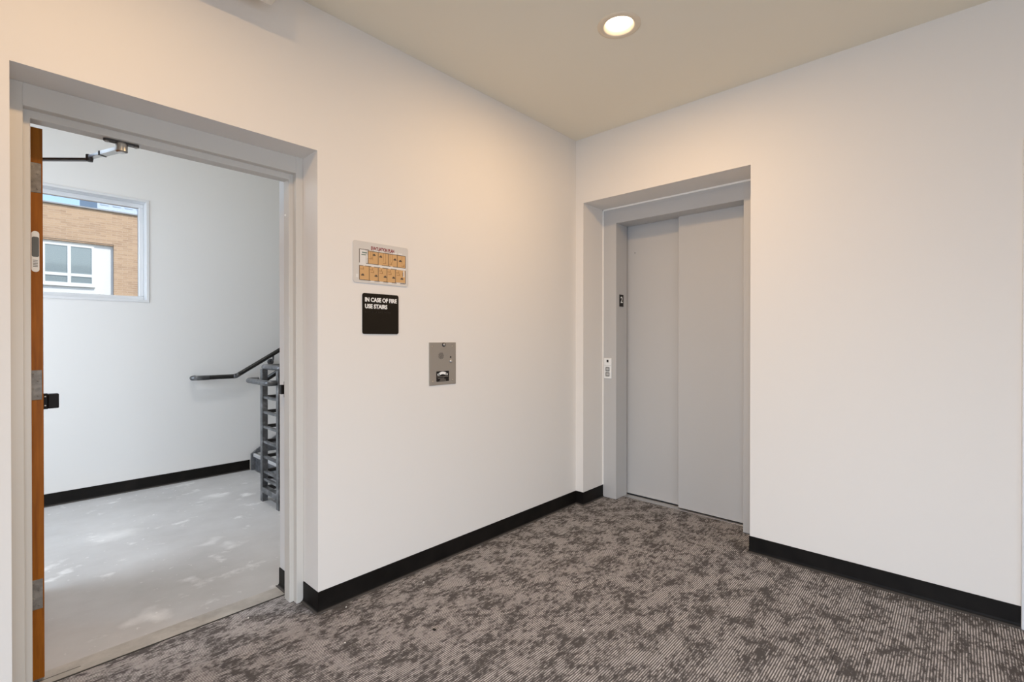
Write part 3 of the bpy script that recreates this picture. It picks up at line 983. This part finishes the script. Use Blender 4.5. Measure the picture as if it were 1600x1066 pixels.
for k in range(3):
    prt(mbk, 0.225 + 0.0 * k, 0.61 + 0.02 * k, 0.25, 0.628 + 0.02 * k, 0.0007)
tag(mbk.build('plan_marker', M_PALE, EV), kind='stuff')

# ------------------------------------------------------------------ fire stairs sign
fx0, fx1, fz0, fz1 = -1.912, -1.692, 1.361, 1.576
FS_ = MB().poly_prism(rounded_rect(fx1 - fx0, fz1 - fz0, 0.012), (fx0, -0.0045, fz0), (1, 0, 0), (0, 0, 1), (0, 0.0043, 0)).build('fire_stairs_sign', M_BLACKPLATE)
tag(FS_, 'square black sign reading IN CASE OF FIRE USE STAIRS below the plan', 'sign')
put_text('IN CASE OF FIRE', FS_, fx0 + 0.014, -0.0045, fz0 + 0.170, 0.0235, 0.194, M_LETTER, 'lettering', bold=0.038, ex=0.0009)
put_text('USE STAIRS', FS_, fx0 + 0.014, -0.0045, fz0 + 0.135, 0.0235, 0.134, M_LETTER, 'lettering', bold=0.038, ex=0.0009)
random.seed(4)
mb = MB()
for row, n in ((0.119, 22),):
    for i in range(n):
        if i in (2, 7, 10, 15):
            continue
        for (a, b_) in ((0, 0), (1, 0), (0, 1), (1, 1), (0, 2), (1, 2)):
            if random.random() < 0.5:
                mb.lathe([(0.0, 0.0008), (0.0008, 0.0004), (0.0010, 0.0)], (fx0 + 0.016 + i * 0.0071 + a * 0.0025, -0.0045, fz0 + row - b_ * 0.0025), (0, -1, 0), 6)
tag(mb.build('braille', M_BRAILLE, FS_), kind='stuff')

# ------------------------------------------------------------------ emergency call box
px0, px1, pz0, pz1 = -1.481, -1.277, 1.0585, 1.314
PH = MB().box((px0, -0.004, pz0), (px1, -0.0002, pz1), 0.0012, 2).build('emergency_call_box', M_STEEL)
tag(PH, 'stainless steel emergency call plate with speaker, button and handset label', 'call box')
for (x, z) in ((-1.4574, 1.2889), (-1.3055, 1.2891), (-1.4529, 1.0824), (-1.303, 1.0845)):
    MB().lathe([(0, 0.0022), (0.003, 0.0018), (0.0048, 0)], (x, -0.004, z), (0, -1, 0), 14).build('screw', M_SCREW, PH)
gl_ = MB()
for i in range(-6, 7):
    for j in range(-6, 7):
        if i * i + j * j <= 36:
            gl_.lathe([(0, 0.0004), (0.0012, 0.0003), (0.0012, 0)], (-1.393 + i * 0.0034 + (j % 2) * 0.0017, -0.004, 1.2336 + j * 0.0034), (0, -1, 0), 6)
tag(gl_.build('speaker_holes', M_GAP, PH), kind='stuff')
ky = MB().lathe([(0, 0.0055), (0.011, 0.005), (0.0128, 0.003), (0.013, 0)], (-1.372, -0.004, 1.3005), (0, -1, 0), 24).build('lamp_bezel', M_DARKSTEEL, PH)
MB().lathe([(0, 0.0030), (0.005, 0.002), (0.0072, 0)], (-1.372, -0.0092, 1.3005), (0, -1, 0), 18).build('lamp', M_SILL, ky)
MB().lathe([(0, 0.0016), (0.0050, 0.001), (0.0055, 0)], (-1.3185, -0.004, 1.2245), (0, -1, 0), 16).build('microphone_hole', M_GAP, PH)
bt = MB().lathe([(0, 0.0095), (0.006, 0.009), (0.0088, 0.006), (0.009, 0)], (-1.3185, -0.004, 1.2005), (0, -1, 0), 20).build('push_button', M_SILL, PH)
PLb = MB().poly_prism(rounded_rect(0.096, 0.062, 0.004), (-1.4285, -0.0046, 1.0795), (1, 0, 0), (0, 0, 1), (0, 0.0007, 0)).build('handset_label', M_BLACK, PH)
arc = []
for k in range(13):
    a = R(155 - 130 * k / 12)
    arc.append((0.041 * math.cos(a), 0.030 * math.sin(a)))
for k in range(13):
    a = R(25 + 130 * k / 12)
    arc.append((0.023 * math.cos(a), 0.0105 * math.sin(a) + 0.004))
hs = MB().poly_prism(arc, (-1.3815, -0.0051, 1.1085), (1, 0, 0), (0, 0, 1), (0, 0.0006, 0))
hs.box((-1.4205, -0.0051, 1.1165), (-1.4035, -0.0045, 1.127)).box((-1.3595, -0.0051, 1.1165), (-1.3425, -0.0045, 1.127))
hs.build('handset_symbol', M_LETTER, PLb)
pr = MB()
for (z, a, b_) in ((1.1075, 0.006, 0.090), (1.098, 0.010, 0.060), (1.090, 0.028, 0.070), (1.084, 0.024, 0.072)):
    pr.box((-1.4285 + a, -0.0049, z), (-1.4285 + b_, -0.0045, z + 0.0022))
tag(pr.build('small_print', M_STEEL, PLb), kind='stuff')

# ------------------------------------------------------------------ recessed ceiling lamp
for (lx, ly), label in zip(LAMPS, ('round recessed lamp glowing warm in the ceiling before the elevator', 'unseen round recessed lamp added in the ceiling before the stair doorway')):
    LT = empty('ceiling_lamp', (lx, ly, HC))
    tag(LT, label, 'lamp', group='recessed corridor lamps')
    o = MB().lathe([(0.108, 0.0), (0.107, -0.004), (0.098, -0.007), (0.080, -0.007), (0.076, -0.004), (0.068, 0.010), (0.062, 0.022), (0.070, 0.022), (0.108, 0.0)], (lx, ly, HC), (0, 0, 1), 48).build('trim_ring', M_TRIMRING, LT)
    for f in o.data.polygons:
        f.use_smooth = True
    MB().lathe([(0, 0.020), (0.045, 0.020), (0.0625, 0.0215), (0.0625, 0.026), (0, 0.026)], (lx, ly, HC), (0, 0, 1), 40).build('lens', M_LENS, LT)
    add_light('ceiling_lamp_light', 'AREA', (lx, ly, HC - 0.0085), (0, 0, -1), 16, (1.0, 0.645, 0.32), shape='DISK', size=0.13)

# ceiling fixture peeking in over the stair doorway
CFX = empty('ceiling_fixture', (-2.58, -0.155, HC))
tag(CFX, 'small off-white fixture hanging from the ceiling over the stair doorway', 'fixture')
MB().box((-2.755, -0.190, 2.7607), (-2.407, -0.120, 2.905), 0.006, 2).build('housing', M_OFFWHITE, CFX)
MB().box((-2.735, -0.1935, 2.785), (-2.427, -0.1885, 2.885), 0.003, 1).build('front_lens', M_WHITE, CFX)
MB().box((-2.65, -0.178, 2.903), (-2.51, -0.132, 2.9395), 0.004, 2).build('canopy', M_OFFWHITE, CFX)

# ------------------------------------------------------------------ crumbs on the carpet
random.seed(11)


def crumb(x, y, s, mt, label, group=None):
    g = bmesh.new()
    bmesh.ops.create_icosphere(g, subdivisions=1, radius=s)
    for v in g.verts:
        v.co = Vector((v.co.x * random.uniform(0.6, 1.4), v.co.y * random.uniform(0.6, 1.3), max(-s * 0.3, v.co.z * 0.55) + s * 0.3))
    me = bpy.data.meshes.new('crumb')
    g.to_mesh(me)
    g.free()
    o = link('crumb', me, mt)
    o.location = (x, y, 0.0)
    tag(o, label, 'crumb', group=group)


crumb(-1.8508, -0.5262, 0.009, M_BLACK, 'small black crumb lying on the striped carpet')
for (x, y, where) in ((-1.6194, -0.1344, 'tiny white speck on the carpet close to the wall below the call box'),
                      (-2.0315, -0.0526, 'tiny white speck against the wall base next to the doorway corner'),
                      (-2.1765, -0.3122, 'tiny white speck on the carpet in front of the doorway corner'),
                      (-1.3858, -1.0271, 'tiny white speck out on the open carpet before the elevator'),
                      (-2.3968, 0.2034, 'tiny white speck on the carpet inside the stair doorway')):
    crumb(x, y, 0.0042, M_LETTER, where, 'white specks on the carpet')

# ------------------------------------------------------------------ outside: buildings seen through the stairwell window
YB = 20.0
BB = empty('brick_building', (0, YB, -4))
tag(BB, 'tan brick building with a white clad window bay across the street', 'building')
bx0, bx1, bz0, bz1 = -9.0, -0.243, 2.795, 4.72
w = MB()
w.box((bx1, YB, -4.0), (9.0, YB + 8, 5.87)).box((-14.0, YB, -4.0), (bx0, YB + 8, 5.87)).box((bx0, YB, bz1), (bx1, YB + 8, 5.87)).box((bx0, YB, -4.0), (bx1, YB + 8, bz0 - 2.6))
w.build('brick_wall', M_BRICK, BB)
MB().box((bx0, YB + 0.12, bz0 - 2.6), (bx1, YB + 0.5, bz1)).build('white_panel', M_SIDING, BB)
MB().box((bx0, YB + 0.02, bz1 - 0.05), (bx1, YB + 0.12, bz1)).build('lintel', M_BRICK, BB)
MB().box((-14.05, YB - 0.06, 5.87), (9.05, YB + 8, 5.925), 0.01, 1).build('coping', M_COPING, BB)
yw = YB + 0.12
for wx in (-2.09, -6.2):
    fx0_, fx1_, fz0_, fz1_ = wx, wx + 1.31, 3.19, 4.58
    wd = MB().box((fx0_, yw - 0.05, fz0_), (fx0_ + 0.07, yw + 0.02, fz1_)).box((fx1_ - 0.06, yw - 0.05, fz0_), (fx1_, yw + 0.02, fz1_)).box((fx0_ + 0.62, yw - 0.05, fz0_), (fx0_ + 0.71, yw + 0.02, fz1_))
    for (xa, xb) in ((fx0_ + 0.07, fx0_ + 0.62), (fx0_ + 0.71, fx1_ - 0.06)):
        for (za, zb) in ((fz0_, fz0_ + 0.08), (3.49, 3.59), (fz1_ - 0.07, fz1_)):
            wd.box((xa, yw - 0.05, za), (xb, yw + 0.02, zb))
    wd = wd.build('window', M_SIDING, BB)
    for (a, b_, c, d_) in ((0.07, 0.62, 3.59, 4.51), (0.71, 1.25, 3.59, 4.51), (0.07, 0.62, 3.27, 3.49), (0.71, 1.25, 3.27, 3.49)):
        MB().box((fx0_ + a, yw - 0.03, c), (fx0_ + b_, yw - 0.02, d_)).build('pane', M_FARGLASS, wd)
    MB().box((fx0_ - 0.03, yw - 0.08, fz0_ - 0.05), (fx1_ + 0.04, yw + 0.01, fz0_)).build('ledge', M_SIDING, wd)

TB = MB().box((3.86, 60, -4), (16, 74, 18.5)).build('exterior_office_tower', M_HAZY)
tag(TB, 'hazy blue building far beyond the brick roofline', 'building')
for r_ in range(5):
    for c in range(9):
        MB().box((4.1 + c * 0.95, 59.96, 12.4 + r_ * 1.1), (4.75 + c * 0.95, 60.02, 13.15 + r_ * 1.1)).build('window_pane', M_HAZYWIN, TB)
tag(MB().box((-80, -80, -4.4), (80, 120, -4.0)).build('ground', M_GROUND), 'street level pavement outside the building', kind='structure')
